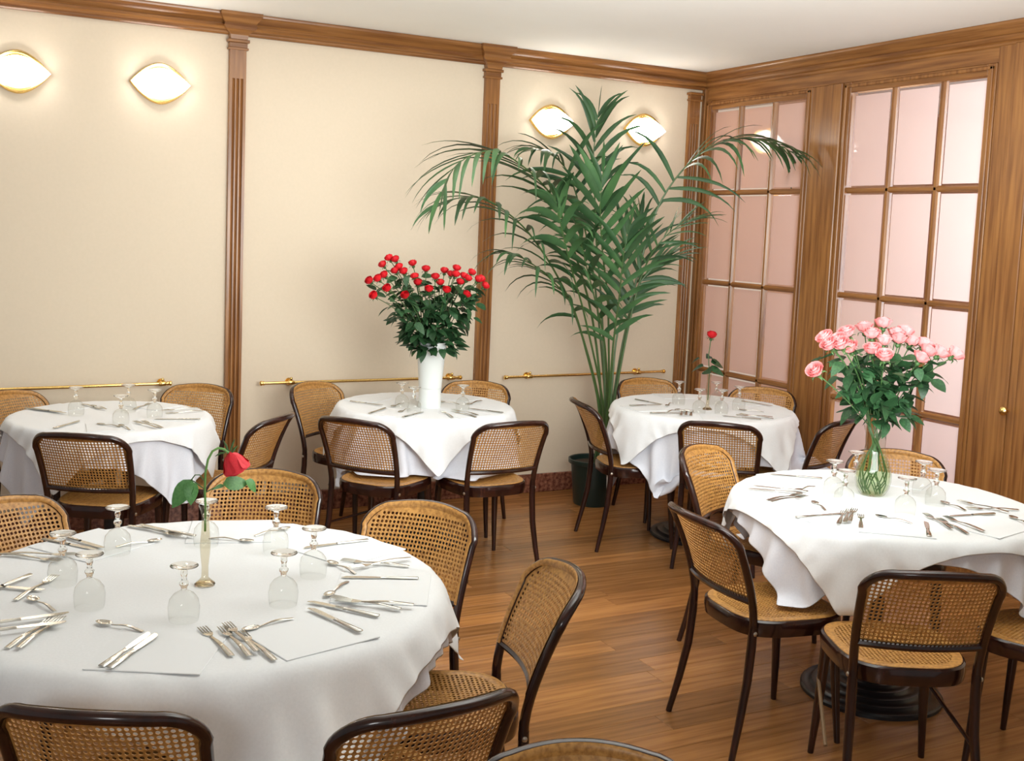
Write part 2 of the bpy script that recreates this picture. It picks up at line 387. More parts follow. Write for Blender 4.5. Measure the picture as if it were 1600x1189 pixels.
def make_chair(label):
    t = thing('cane_chair', (0, 0, 0), 0, label, 'chair', 'bentwood cane chairs')
    hp = [bsurf(x, z) for x, z in hoop_xz()]
    MB().tube(hp, .0138, 10).build('back_hoop', lacquer, t)
    MB().tube([bsurf(x, .535) for x in np.linspace(-hw(.535), hw(.535), 13)], .0115, 8).build('cross_rail', lacquer, t)
    off = .006
    def ins(x, z):
        W = hw(z); ax = abs(x); zt = ZT; d = min(W-ax, zt-z)
        if ax > W-RC and z > zt-RC: d = min(d, RC-math.hypot(ax-(W-RC), z-(zt-RC)))
        if d < -.002: return 0
        if d < .0135 or z < .546: return 1
        return 2
    cane_cells(ins, lambda x, z, s: bsurf(x, z, off+s), -.208, .208, .5355, .7955, .013, .0048, .0022).build('back_cane', cane, t, angle=60)
    # woven edge band lying over the front of the hoop
    hx = [p for p in hoop_xz() if p[1] > .53]; V = []
    for k, (x, z) in enumerate(hx):
        a = hx[max(0, k-1)]; b = hx[min(len(hx)-1, k+1)]; tx, tz = b[0]-a[0], b[1]-a[1]; L = math.hypot(tx, tz); nx, nz = tz/L, -tx/L
        s = -1 if (nx*x+nz*(z-.65)) > 0 else 1
        p0 = bsurf(x, z); inn = (bsurf(x+s*nx*.012, z+s*nz*.012)-p0).normalized(); T_ = (bsurf(b[0], b[1])-bsurf(a[0], a[1])).normalized()
        fn = inn.cross(T_); fn = fn if fn.y > 0 else -fn; fn.normalize()
        V.append(bsurf(x+s*nx*.0100, z+s*nz*.0100, .0088))
        for th in (128, 112, 98, 84, 72):
            V.append(p0 - inn*(.0156*math.cos(math.radians(th))) + fn*(.0156*math.sin(math.radians(th))))
    n = len(hx); MB().add(V, [(6*i+k, 6*i+k+1, 6*i+7+k, 6*i+6+k) for i in range(n-1) for k in range(5)]).build('cane_border', cane, t)
    # seat
    def so(a, e=0., front=0.):
        c, s = math.cos(a), math.sin(a); m = 2/3.3
        yy = math.copysign(abs(s)**m, s)*(.205+e); xx = math.copysign(abs(c)**m, c)*((.200+.014*yy/.2)+e)
        return xx, yy
    N = 48; V = []; prof = [(-.012, .405), (0, .403), (.004, .43), (.002, .452), (-.004, .458), (-.018, .458), (-.022, .452), (-.022, .405)]
    for k in range(N):
        for e, z in prof:
            x, y = so(2*PI*k/N, e); V.append((x, y, z))
    M = len(prof); MB().add(V, [(k*M+i, k*M+(i+1) % M, ((k+1) % N)*M+(i+1) % M, ((k+1) % N)*M+i) for k in range(N) for i in range(M)]).build('seat_frame', lacquer, t)
    def sin_(x, y):
        m = 3.3; a = .2+.014*y/.2
        q_ = (abs(x)/(a-.014))**m + (abs(y)/.192)**m
        q2 = (abs(x)/(a-.026))**m + (abs(y)/.179)**m
        return 0 if q_ > 1 else (1 if q2 > 1 else 2)
    cane_cells(sin_, lambda x, y, s: Vector((x, y, .4585+s-.006*max(0, 1-(x*x+y*y)/.03))), -.221, .221, -.208, .208, .013, .0045, .002).build('seat_cane', cane, t, angle=60)
    V = []; rp = ((-.036, .4598), (-.034, .4612), (-.012, .4614), (-.007, .4600), (-.006, .4575))
    for k in range(N):
        for e, z in rp:
            x, y = so(2*PI*k/N, e); V.append((x, y, z))
    MB().add(V, [(k*5+i, k*5+i+1, ((k+1) % N)*5+i+1, ((k+1) % N)*5+i) for k in range(N) for i in range(4)]).build('seat_border', cane, t)
    # legs
    for s in (-1, 1):
        pts = [(s*.187, -.195, .445), (s*.187, -.197, .38), (s*.189, -.207, .26), (s*.197, -.232, .13), (s*.208, -.262, .0)]
        MB().tube(pts, [.0145, .0155, .015, .0135, .011], 10).build('leg', lacquer, t)
        pts = [(s*.165, .155, .43), (s*.168, .158, .36), (s*.173, .164, .24), (s*.18, .172, .12), (s*.188, .18, .0)]
        MB().tube(pts, [.018, .018, .016, .0135, .0105], 10).build('leg', lacquer, t)
        q = MB().lathe([(0, -.002), (.0075, 0), (.0075, .003), (.004, .006), (0, .0065)], 10)
        b = q.build('bolt', bolt_m, t); b.rotation_euler = (0, s*PI/2, 0); b.location = (s*.2005, -.195, .43)
    return t
# x,y of the middle of the top rail corners, heading of the sitter (deg), label
CH = [
 ('x', 2.585, 2.20, 62, 'cane chair from behind before the pink rose table, loose stretcher beneath'),
 ('w', 2.335, 2.955, -6, 'cane chair side-on left of the pink rose table, whole seat visible over open floor'),
 ('v', 3.02, 3.83, -66, 'orange-lit cane chair at the far left of the pink rose table, seen obliquely'),
 ('u', 3.81, 3.50, -134, 'cane chair facing the camera behind the glass vase of pink roses'),
 ('y', 3.41, 2.06, 110, 'cane chair cut by the right frame edge, only seat and legs showing'),
 ('s', 3.56, 4.43, 47, 'cane chair with its back to us in front of the corner table'),
 ('t', 4.29, 4.36, 111, 'cane chair at right of the corner table, turned left, near the glazed partition'),
 ('r', 4.58, 5.31, -142, 'cane chair against the glazed partition behind the corner table'),
 ('q', 4.08, 5.83, -100, 'cane chair against the back wall right of the palm stems, under the right brass rail'),
 ('p', 3.24, 5.19, -15, 'cane chair in profile in front of the green palm pot, facing right'),
 ('o', 2.90, 5.92, -128, 'cane chair by the wall behind right of the tall white vase'),
 ('l', 1.96, 6.06, -60, 'cane chair by the wall at the left of the white vase table, facing right'),
 ('m', 1.81, 4.99, 38, 'dark-framed cane chair from behind, left one in front of the white vase table'),
 ('n', 2.52, 4.73, 92, 'cane chair from behind, right one in front of the white vase table'),
 ('h', .38, 6.05, -50, 'yellow-lit cane chair at the far left edge by the back wall'),
 ('i', 1.30, 6.10, -130, 'cane chair by the left pilaster, behind the back-left table'),
 ('j', .57, 4.94, 59, 'wide dark-framed cane chair from behind in front of the back-left table'),
 ('k', 1.435, 5.15, 138, 'cane chair angled left at the right side of the back-left table'),
 ('a', .21, 3.745, -60, 'cane chair facing the camera at the left edge beyond the large front table'),
 ('b', 1.07, 3.90, -117, 'cane chair facing the camera directly behind the drooping red rose'),
 ('c', 1.42, 3.28, -142, 'pale-caned chair turned to us at the far right of the large front table'),
 ('d', 1.48, 2.54, 164, 'cane chair edge-on at the right side of the large front table, facing left'),
 ('e', .875, 1.945, 94, 'cane chair from behind at bottom centre, nearest the large front table'),
 ('f', .285, 2.165, 60, 'cane chair from behind at the bottom left corner by the large front table'),
 ('g', 1.0, 1.555, -113, 'cane chair at the bottom edge of the photo, only its curved top rail showing'),
]
proto = make_chair(CH[0][4]); chairs = {}
for i, (k, mx, my, phi, lab) in enumerate(CH):
    f = math.radians(phi); cx = mx+.285*math.cos(f); cy = my+.285*math.sin(f)
    o = proto if i == 0 else dup(proto, label=lab)
    o.location = (cx, cy, 0); o.rotation_euler = (0, 0, f-PI/2); chairs[k] = (cx, cy, f, o)
# stretchers that two chairs still have
sx = chairs['x'][3]
MB().tube([(-.183, .165, .27), (-.20, -.02, .12)], .0065, 8).build('stretcher', mat('worn_rod', (.22, .13, .06), .5), sx)
MB().tube([(.183, .165, .27), (.195, -.215, .215)], .0065, 8).build('stretcher', lacquer, sx)
sm_ = chairs['m'][3]
MB().tube([(-.178, .165, .22), (-.192, -.21, .24)], .0065, 8).build('stretcher', lacquer, sm_)

# ================================================================ tables and cloths
TZ = .75
TB = {'T1': (.634, 2.92, .642), 'T5': (.775, 5.566, .46), 'T2': (2.398, 5.513, .478), 'T4': (3.948, 5.081, .517), 'T3': (3.221, 3.001, .561)}
def nearest(tk):
    cx, cy, R = TB[tk]; return [(c[0], c[1]) for c in chairs.values() if math.hypot(c[0]-cx, c[1]-cy) < R+.30]
def drape(cx, cy, R, zt, side, ang, N, seats, under, seed, steps=190, iters=7, shift=(0, 0)):
    rs = np.random.RandomState(seed); g = side/(N-1)
    a = np.linspace(-side/2, side/2, N); X, Y = np.meshgrid(a, a, indexing='ij'); c, s = math.cos(ang), math.sin(ang)
    P = np.stack([shift[0]+X*c-Y*s, shift[1]+X*s+Y*c, np.full_like(X, zt)], -1)
    rr = np.hypot(P[..., 0], P[..., 1]); pin = rr < R-.012; Wt = np.where(pin, 0., 1.)[..., None]
    P[..., :2] += rs.normal(0, .0022, P[..., :2].shape)*Wt
    P[..., 2] -= np.maximum(0, rr-R)*.25
    O = P.copy()
    def rel(A, B, rest, k, both=True):
        d = P[B]-P[A]; L = np.sqrt((d*d).sum(-1, keepdims=True))+1e-9; wa, wb = Wt[A], Wt[B]
        e = (L-rest)
        if not both: e = np.where(e > 0, e, e*.1)
        q_ = k*e/L*d/np.maximum(wa+wb, 1e-9); P[A] += q_*wa; P[B] -= q_*wb
    S = slice
    def pairs(di, dj, st=2):
        out = []
        if dj == 0 or di == 0:
            for o_ in range(st*1):
                pass
        return out
    def sl(a0, n_, off):
        return (S(a0, N-n_, None), S(a0+n_, N, None))
    def struct_():
        for o_ in (0, 1):
            n_ = (N-o_)//2*2
            rel((S(o_, o_+n_, 2), S(None)), (S(o_+1, o_+n_, 2), S(None)), g, 1.)
            rel((S(None), S(o_, o_+n_, 2)), (S(None), S(o_+1, o_+n_, 2)), g, 1.)
    def shear():
        for o_ in (0, 1):
            n_ = (N-o_)//2*2
            rel((S(o_, o_+n_, 2), S(0, N-1)), (S(o_+1, o_+n_, 2), S(1, N)), g*1.41421, .35)
            rel((S(o_, o_+n_, 2), S(1, N)), (S(o_+1, o_+n_, 2), S(0, N-1)), g*1.41421, .35)
    idx = np.arange(N-2)
    def bend():
        for o_ in range(4):
            I = np.arange(o_, N-2, 4)
            rel((I, S(None)), (I+2, S(None)), 2*g, .12)
            rel((S(None), I), (S(None), I+2), 2*g, .12)
    for st in range(steps):
        V = (P-O)*.965; O = P.copy(); P += (V+np.array([0, 0, -.00125]))*Wt
        for it in range(iters):
            struct_()
            if it % 2 == 0: shear()
        bend()
        r = np.hypot(P[..., 0], P[..., 1]); z = P[..., 2]
        up = (r < R) & (z < zt) & (z > zt-.02) & ~pin; P[..., 2][up] = zt
        lim = np.full_like(r, R+.004)
        if under is not None:
            ph = ((np.arctan2(P[..., 1], P[..., 0])+PI)/(2*PI)*under.shape[0]).astype(int) % under.shape[0]
            zi = np.clip(((zt-z)/.03).astype(int), 0, under.shape[1]-1); lim = np.maximum(lim, under[ph, zi])
            lim = np.where(z < zt-.008, lim, R)
        out = (r < lim) & (z <= zt-.012) & ~pin
        k = np.where(out, lim/np.maximum(r, 1e-6), 1.); P[..., 0] *= k; P[..., 1] *= k
        for (sx_, sy_) in seats:
            dx = P[..., 0]-sx_; dy = P[..., 1]-sy_; m = (dx*dx+dy*dy < .225**2) & (P[..., 2] < .474) & (P[..., 2] > .33); P[..., 2][m] = .474
        P[..., 2] = np.maximum(P[..., 2], .02)
    return P
def outline(P, zt, R):
    nb, nz_ = 60, 24; U = np.full((nb, nz_), R+.006)
    fine = P.reshape(-1, 3); mid = np.concatenate([fine, ((P[1:]+P[:-1])/2).reshape(-1, 3), ((P[:, 1:]+P[:, :-1])/2).reshape(-1, 3)])
    r = np.hypot(mid[:, 0], mid[:, 1]); ph = ((np.arctan2(mid[:, 1], mid[:, 0])+PI)/(2*PI)*nb).astype(int) % nb; zi = np.clip(((zt-mid[:, 2])/.03).astype(int), 0, nz_-1)
    np.maximum.at(U, (ph, zi), r+.011)
    U = np.maximum(U, np.maximum(np.roll(U, 1, 0), np.roll(U, -1, 0))*.6+U*.4)
    return U
def cloth_obj(P, name, m, label, group, cx, cy):
    N = P.shape[0]; me = bpy.data.meshes.new(name)
    Fs = [(i*N+j, (i+1)*N+j, (i+1)*N+j+1, i*N+j+1) for i in range(N-1) for j in range(N-1)]
    me.from_pydata(P.reshape(-1, 3).tolist(), [], Fs); me.materials.append(m); me.polygons.foreach_set('use_smooth', [True]*len(Fs))
    o = link(name, me); o.location = (cx, cy, 0)
    so_ = o.modifiers.new('thickness', 'SOLIDIFY'); so_.thickness = .0012; so_.offset = 1
    ss = o.modifiers.new('smooth', 'SUBSURF'); ss.levels = ss.render_levels = 1
    return tag(o, label, 'tablecloth', group)
# key: under side, under angle, over side, over angle, base name phrase
D_ = math.radians
CLOTH = {
 'T1': (1.47, D_(-35), 1.45, D_(-40), 'the large front table'),
 'T5': (1.20, D_(-13), 1.01, D_(10), 'the back-left table'),
 'T2': (1.48, D_(65), 1.05, D_(29), 'the table with the tall white vase'),
 'T4': (1.46, D_(-5), 1.13, D_(-36), 'the corner table'),
 'T3': (1.25, D_(-30), 1.20, D_(-11), 'the table with the pink roses'),
}
SHIFT = {'T1': (.055, .01)}
SHIFT_TOP = {'T1': (.0, -.01)}
for ti, tk in enumerate(TB):
    cx, cy, R = TB[tk]; us, ua, os_, oa, ph = CLOTH[tk]
    t = thing('round_table', (cx, cy, 0), 0, 'round table on a black pedestal: '+ph, 'table', 'round pedestal tables')
    MB().lathe([(0, .716), (R-.022, .716), (R-.018, .722), (R-.018, .734), (R-.024, .740), (0, .740)], 64).build('tabletop', table_m, t)
    MB().lathe([(.032, .05), (.028, .3), (.028, .6), (.05, .70), (.12, .722)], 20).build('column', iron, t)
    rb = .265 if R > .5 else .22
    prof = [(rb, 0)]
    for k in range(6):
        r_ = rb*(1-.145*k); z_ = .006+.0125*k
        prof += [(r_, z_+.006), (r_-.006, z_+.0125), (r_-rb*.11, z_+.0125)]
    prof += [(.034, .09), (.0, .09)]
    MB().lathe(prof, 48).build('pedestal_base', iron, t, angle=35)
    seats = [(a-cx, b-cy) for a, b in nearest(tk)]
    U = drape(cx, cy, R, TZ, us, ua, 50, seats, None, 11+ti, shift=SHIFT.get(tk, (0, 0)))
    cloth_obj(U, 'under_tablecloth', linen2, 'white under-cloth showing below the top cloth of '+ph, 'white under-cloths', cx, cy)
    O_ = drape(cx, cy, R+.006, TZ+.0055, os_, oa, 46, seats, outline(U, TZ+.0055, R), 31+ti, shift=SHIFT_TOP.get(tk, (0, 0)))
    cloth_obj(O_, 'tablecloth', linen, 'square white top cloth draped over '+ph, 'white top cloths', cx, cy)
ZS = TZ+.0068           # surface of the top cloth
# napkins, one before each chair
NK = {'T1': 'abcdef', 'T5': 'hijk', 'T2': 'lmno', 'T4': 'pqrst', 'T3': 'uvwxy'}
nk_me = {s: MB().box(-s/2, s/2, -s/2, s/2, 0, .003, b=.0012).mesh('napkin', napkin_m, smooth=False) for s in (.2, .25)}
names = {'T1': 'large front table', 'T5': 'back-left table', 'T2': 'white vase table', 'T4': 'corner table', 'T3': 'pink rose table'}
where = {'a': 'far left', 'b': 'far', 'c': 'far right', 'd': 'right', 'e': 'near', 'f': 'near left', 'h': 'far left', 'i': 'far right', 'j': 'near', 'k': 'right', 'l': 'far left', 'm': 'near left', 'n': 'near right', 'o': 'far right',
         'p': 'left', 'q': 'far left', 'r': 'far right', 's': 'near', 't': 'right', 'u': 'far', 'v': 'far left', 'w': 'left', 'x': 'near', 'y': 'near right'}
for tk, ks in NK.items():
    cx, cy, R = TB[tk]; s = .25 if R > .55 else .2
    for k in ks:
        a = math.atan2(chairs[k][1]-cy, chairs[k][0]-cx); o = link('napkin', nk_me[s]); rr = R-.03-s/2
        o.location = (cx+rr*math.cos(a), cy+rr*math.sin(a), ZS); o.rotation_euler = (0, 0, a+.12*math.sin(7*a))
        tag(o, 'folded white square napkin at the %s place of the %s' % (where[k], names[tk]), 'napkin', 'white napkins')

# ================================================================ goblets (standing upside down)
def make_goblet(label):
    t = thing('wine_goblet', (0, 0, 0), 0, label, 'glass', 'upturned goblets')
    # measured from the table: rim down
    MB().lathe([(.034, 0), (.0365, .015), (.0375, .035), (.034, .053), (.024, .066), (.010, .074), (.006, .077)], 28).build('bowl', glass, t)
    MB().lathe([(0, .074), (.007, .076), (.0075, .083), (.0115, .089), (.0115, .094), (.0065, .100), (.006, .108), (.0085, .114), (.008, .120), (.007, .124), (0, .126)], 16).build('stem', crystal, t)
    MB().lathe([(0, .124), (.009, .1245), (.022, .130), (.0325, .1335), (.0335, .135), (.0325, .1365), (.018, .1365), (0, .135)], 28).build('foot', crystal, t)
    return t
GL = {
 'T1': [((184, 790), 'back left of the bud vase, standing tallest'), ((98, 831), 'leftmost, over a heap of cutlery'), ((140, 863), 'front left, near the spoon'), ((288, 881), 'immediately left front of the bud vase'), ((323, 780), 'directly behind the bud vase'), ((432, 790), 'behind right of the bud vase'), ((491, 823), 'rightmost on the table'), ((444, 861), 'right front of the bud vase')],
 'T5': [((119, 603), 'leftmost of the four'), ((201, 599), 'farthest, against the wall rail'), ((189, 616), 'front one of the four'), ((242, 607), 'rightmost of the four')],
 'T2': [((629, 596), 'just left of the white vase'), ((648, 603), 'half hidden by the white vase'), ((724, 600), 'right of the white vase')],
 'T4': [((1062, 594), 'leftmost, before the pilaster'), ((1094, 606), 'left of the bud vase'), ((1120, 595), 'behind right of the bud vase'), ((1129, 607), 'right front of the bud vase'), ((1156, 602), 'rightmost of the row')],
 'T3': [((1305, 718), 'left of the glass vase'), ((1339, 704), 'behind the glass vase'), ((1322, 733), 'front left of the glass vase'), ((1444, 719), 'back right of the glass vase'), ((1465, 732), 'rightmost on the table'), ((1418, 745), 'front right of the glass vase')]}
gproto = None
for tk, L in GL.items():
    for (px, lab) in L:
        lab = 'upside-down stemmed glass on the %s, %s' % (names[tk], lab)
        p = at_z(px[0], px[1]+2, ZS+.136)
        if gproto is None: gproto = o = make_goblet(lab)
        else: o = dup(gproto, label=lab)
        o.location = (p.x, p.y, ZS)

# ================================================================ cutlery
def cut_knife(label):
    t = thing('table_knife', (0, 0, 0), 0, label, 'knife', 'table knives')
    q = MB(); V = []; n = 8
    rows = [(-.105, .004), (-.103, .0085), (-.06, .008), (-.02, .006), (-.012, .0048), (-.008, .0062), (-.002, .0062)]
    for x, r in rows: V += [(x, r*math.cos(2*PI*k/n), .003+.0032*math.sin(2*PI*k/n)*min(1, r/.006)) for k in range(n)]
    q.add(V, [(i*n+k, i*n+(k+1) % n, (i+1)*n+(k+1) % n, (i+1)*n+k) for i in range(len(rows)-1) for k in range(n)]+[tuple(range(n))]); q.build('handle', steel, t)
    q = MB(); up = [(-.002, -.005, .005), (.02, -.0075, .0075), (.07, -.0085, .0085), (.092, -.007, .008), (.104, .002, .0075)]; V = []
    for x, a, b in up: V += [(x, a, .0022), (x, b, .0022), (x, b, .0038), (x, a, .0034)]
    q.add(V, [(4*i+k, 4*i+(k+1) % 4, 4*i+4+(k+1) % 4, 4*i+4+k) for i in range(len(up)-1) for k in range(4)]+[(16, 17, 18, 19)]); q.build('blade', steel, t, angle=20)
    return t
def handle_strip(x0, x1, w0, w1, arch):
    V = []; n = 7
    for i in range(n):
        u = i/(n-1); x = x0+(x1-x0)*u; w_ = w0+(w1-w0)*u if u > .1 else w0*.8; z = .0012+arch*math.sin(PI*u)**1.5
        V += [(x, -w_, z), (x, w_, z), (x, w_*.7, z+.0018), (x, -w_*.7, z+.0018)]
    return V, [(4*i+k, 4*i+(k+1) % 4, 4*i+4+(k+1) % 4, 4*i+4+k) for i in range(n-1) for k in range(4)]+[(0, 1, 2, 3), (4*n-4, 4*n-3, 4*n-2, 4*n-1)]
def cut_fork(label):
    t = thing('table_fork', (0, 0, 0), 0, label, 'fork', 'table forks')
    MB().add(*handle_strip(-.10, .035, .009, .0032, .004)).build('handle', steel, t)
    q = MB(); V = []; rows = [(.033, .003, .002), (.042, .008, .0012), (.052, .0115, .0012), (.060, .012, .002)]
    for x, w_, z in rows: V += [(x, -w_, z), (x, w_, z), (x, w_, z+.0015), (x, -w_, z+.0015)]
    q.add(V, [(4*i+k, 4*i+(k+1) % 4, 4*i+4+(k+1) % 4, 4*i+4+k) for i in range(3) for k in range(4)])
    for k in range(4):
        yy = -.0098+k*.00655
        q.tube([(.058, yy, .0028), (.075, yy, .004), (.092, yy, .0045), (.100, yy*.97, .0035)], [.0019, .0018, .0015, .0007], 5)
    q.build('tines', steel, t)
    return t
def cut_spoon(label):
    t = thing('teaspoon', (0, 0, 0), 0, label, 'spoon', 'teaspoons')
    MB().add(*handle_strip(-.068, .026, .006, .0022, .006)).build('handle', steel, t)
    q = MB(); V = []; n = 14
    for r_, z in ((1, .0045), (.7, .0018), (.35, .0006)):
        V += [(.046+.023*r_*math.cos(2*PI*k/n)*(1.+.1*math.cos(2*PI*k/n)), .0135*r_*math.sin(2*PI*k/n), z) for k in range(n)]
    V.append((.046, 0, .0004)); Fs = [(i*n+k, i*n+(k+1) % n, (i+1)*n+(k+1) % n, (i+1)*n+k) for i in range(2) for k in range(n)]+[(2*n+k, 2*n+(k+1) % n, 3*n) for k in range(n)]
    q.add(V, Fs); o = q.build('bowl', steel, t); s = o.modifiers.new('t', 'SOLIDIFY'); s.thickness = .001
    return t
MK = {'K': cut_knife, 'F': cut_fork, 'S': cut_spoon}; first = {}
KN = {'K': 'knife', 'F': 'fork', 'S': 'spoon'}
# type, handle end px, head end px, lift, wording
CUT = {
'T1': [
 ('K', 151, 1048, 241, 986, 0, 'left of the crossed pair below the spoon'), ('K', 163, 1053, 253, 989, .003, 'right of the crossed pair below the spoon'),
 ('S', 227, 989, 149, 972, 0, 'above the crossed knives'),
 ('F', 373, 1036, 305, 973, 0, 'leftmost of the fan of four'), ('F', 406, 1044, 332, 969, .003, 'second of the fan of four'), ('F', 410, 1030, 345, 972, .006, 'third of the fan of four'), ('F', 440, 1041, 364, 981, 0, 'rightmost of the fan of four'),
 ('S', 452, 969, 386, 985, 0, 'beyond the fan of forks'),
 ('K', 570, 994, 478, 951, .004, 'lowest in the right-hand heap'), ('K', 605, 967, 470, 938, 0, 'upper in the right-hand heap'), ('F', 640, 957, 503, 934, .004, 'near one at the right-hand place'), ('F', 640, 950, 530, 944, .008, 'far one at the right-hand place'), ('S', 540, 912, 513, 931, 0, 'pointing at the right-hand heap'),
 ('F', 642, 886, 530, 876, 0, 'near one of the far right trio'), ('F', 645, 874, 543, 891, .004, 'far one of the far right trio'), ('S', 552, 896, 517, 880, 0, 'left of the far right trio'), ('K', 666, 905, 521, 903, 0, 'beside the far right trio'),
 ('K', 581, 844, 468, 858, 0, 'lone at the rim near the pale-caned chair'),
 ('S', 339, 843, 383, 846, 0, 'right behind the bud vase'), ('S', 400, 838, 450, 826, 0, 'behind the back right glass'),
 ('F', 206, 823, 275, 836, 0, 'left in the back heap'), ('F', 218, 821, 283, 842, .003, 'middle in the back heap'), ('K', 300, 841, 228, 826, .006, 'right in the back heap'), ('S', 198, 853, 236, 847, 0, 'in front of the back heap'),
 ('K', 69, 843, 125, 854, 0, 'left of two behind the leftmost glass'), ('K', 102, 841, 150, 856, .003, 'right of two behind the leftmost glass'),
 ('F', 0, 866, 57, 873, 0, 'at the left edge, far one'), ('F', 36, 868, 88, 869, .003, 'beside the leftmost glass'),
 ('K', 30, 908, -25, 930, .003, 'at the left edge on the heap'), ('K', -30, 915, 47, 922, 0, 'at the left edge under the heap'), ('F', 38, 930, 75, 908, 0, 'pointing to the leftmost glass'),
 ('S', 87, 957, 45, 934, 0, 'above the left forks'),
 ('F', 8, 1029, 114, 955, .003, 'near one of the left pair'), ('F', 0, 1020, 95, 960, 0, 'far one of the left pair'), ('K', -20, 980, 87, 966, .006, 'across the left forks, far one'), ('K', -20, 994, 74, 983, .009, 'across the left forks, near one')],
'T3': [
 ('K', 1281, 748, 1206, 742, 0, 'farthest left, toward the orange-lit chair'), ('K', 1255, 772, 1166, 764, 0, 'near one of the left pair'), ('K', 1262, 770, 1177, 761, .003, 'far one of the left pair'),
 ('F', 1176, 786, 1272, 769, 0, 'left one beside the left knives'), ('F', 1195, 787, 1269, 776, .004, 'right one beside the left knives'), ('S', 1271, 761, 1245, 767, 0, 'tiny one left of the glass vase'),
 ('S', 1291, 799, 1270, 784, 0, 'left of the standing fan of forks'), ('K', 1229, 812, 1315, 805, 0, 'lying left of the fan of forks'),
 ('F', 1307, 827, 1322, 795, .004, 'leftmost of the fan of four'), ('F', 1318, 824, 1329, 795, .006, 'second of the fan of four'), ('F', 1325, 823, 1337, 795, .008, 'third of the fan of four'), ('F', 1345, 834, 1345, 797, 0, 'rightmost of the fan of four'),
 ('S', 1426, 819, 1368, 806, 0, 'centred right of the fan of forks'), ('K', 1453, 844, 1446, 812, 0, 'upright left of the right forks'),
 ('F', 1499, 834, 1434, 799, .003, 'left one of the right trio'), ('F', 1525, 841, 1454, 805, 0, 'middle one of the right trio'), ('F', 1547, 836, 1466, 806, .004, 'right one of the right trio'),
 ('S', 1505, 797, 1475, 786, 0, 'above the right trio of forks'), ('F', 1571, 801, 1501, 785, .003, 'near one at the far right'), ('F', 1588, 797, 1513, 795, 0, 'far one at the far right'), ('K', 1560, 803, 1476, 808, 0, 'under the far right forks'), ('S', 1600, 818, 1588, 812, 0, 'at the right frame edge')],
'T4': [
 ('K', 990, 624, 1037, 633, 0, 'left, pointing at the goblets'), ('K', 988, 635, 1030, 634, .003, 'left, lying level'), ('S', 1050, 629, 1040, 636, 0, 'at the end of the left knives'),
 ('K', 1018, 647, 1060, 647, 0, 'level before the bunch of forks'), ('S', 1043, 645, 1061, 641, .003, 'beside the bunch of forks'), ('F', 1062, 655, 1068, 637, .003, 'leftmost of the upright bunch'), ('F', 1070, 656, 1075, 637, .006, 'middle of the upright bunch'), ('F', 1078, 655, 1082, 637, 0, 'rightmost of the upright bunch'),
 ('K', 1180, 655, 1137, 651, 0, 'left of the right-hand group'), ('F', 1214, 657, 1165, 650, .003, 'in the right-hand group, nearest'), ('F', 1206, 654, 1158, 652, .006, 'in the right-hand group, farthest'), ('S', 1180, 643, 1168, 642, 0, 'beyond the right-hand group'), ('K', 1170, 629, 1195, 633, 0, 'far right, toward the partition chair')],
'T2': [
 ('K', 545, 627, 600, 634, 0, 'at the left, far one'), ('K', 564, 649, 597, 638, 0, 'at the left, near one'), ('S', 630, 631, 612, 636, 0, 'left of the white vase'), ('S', 638, 640, 626, 644, 0, 'in front of the white vase'),
 ('K', 619, 660, 658, 650, 0, 'in front of the vase, toward the left'), ('F', 706, 652, 691, 643, 0, 'short one right of the vase foot'), ('F', 755, 655, 712, 645, 0, 'long one at the near right, lower'), ('F', 748, 650, 705, 641, .003, 'long one at the near right, upper'),
 ('K', 791, 646, 735, 639, 0, 'at the right rim'), ('F', 752, 626, 730, 633, 0, 'behind the right goblet'), ('S', 709, 631, 694, 629, 0, 'close behind right of the vase')],
'T5': [
 ('K', 34, 638, 90, 644, 0, 'at the left, far one'), ('K', 50, 640, 103, 647, .003, 'at the left, near one'), ('K', 91, 668, 119, 660, 0, 'over the dark-framed chair'), ('F', 130, 632, 158, 640, 0, 'at the back, between the goblets'), ('S', 163, 640, 146, 636, .003, 'at the back, between the goblets'),
 ('F', 212, 639, 232, 632, 0, 'behind the front goblet'), ('F', 316, 642, 262, 647, 0, 'at the right, near one'), ('F', 310, 638, 256, 643, .003, 'at the right, far one'), ('K', 338, 657, 252, 657, 0, 'at the right rim, lying level'),
 ('F', 284, 677, 232, 660, 0, 'right one of the near pair'), ('F', 260, 674, 212, 661, .003, 'left one of the near pair'), ('S', 187, 668, 153, 663, 0, 'before the near forks, left'), ('S', 200, 671, 190, 666, 0, 'before the near forks, right')]}
for tk, L in CUT.items():
    for (ty, ax, ay, bx, by, lift, wd) in L:
        A = at_z(ax, ay, ZS+.003); B = at_z(bx, by, ZS+.003); lab = 'silver table %s on the %s, %s' % (KN[ty], names[tk], wd)
        if ty not in first: first[ty] = o = MK[ty](lab)
        else: o = dup(first[ty], label=lab)
        d = B-A; M = (A+B)/2; sh = {'K': 0, 'F': 0, 'S': 0}[ty]
        cx, cy, R = TB[tk]; v = Vector((M.x-cx, M.y-cy)); lim = R-.115 if ty != 'S' else R-.08
        if v.length > lim: M.x = cx+v.x/v.length*lim; M.y = cy+v.y/v.length*lim
        o.location = (M.x, M.y, ZS+.0034+lift); o.rotation_euler = (0, 0, math.atan2(d.y, d.x))

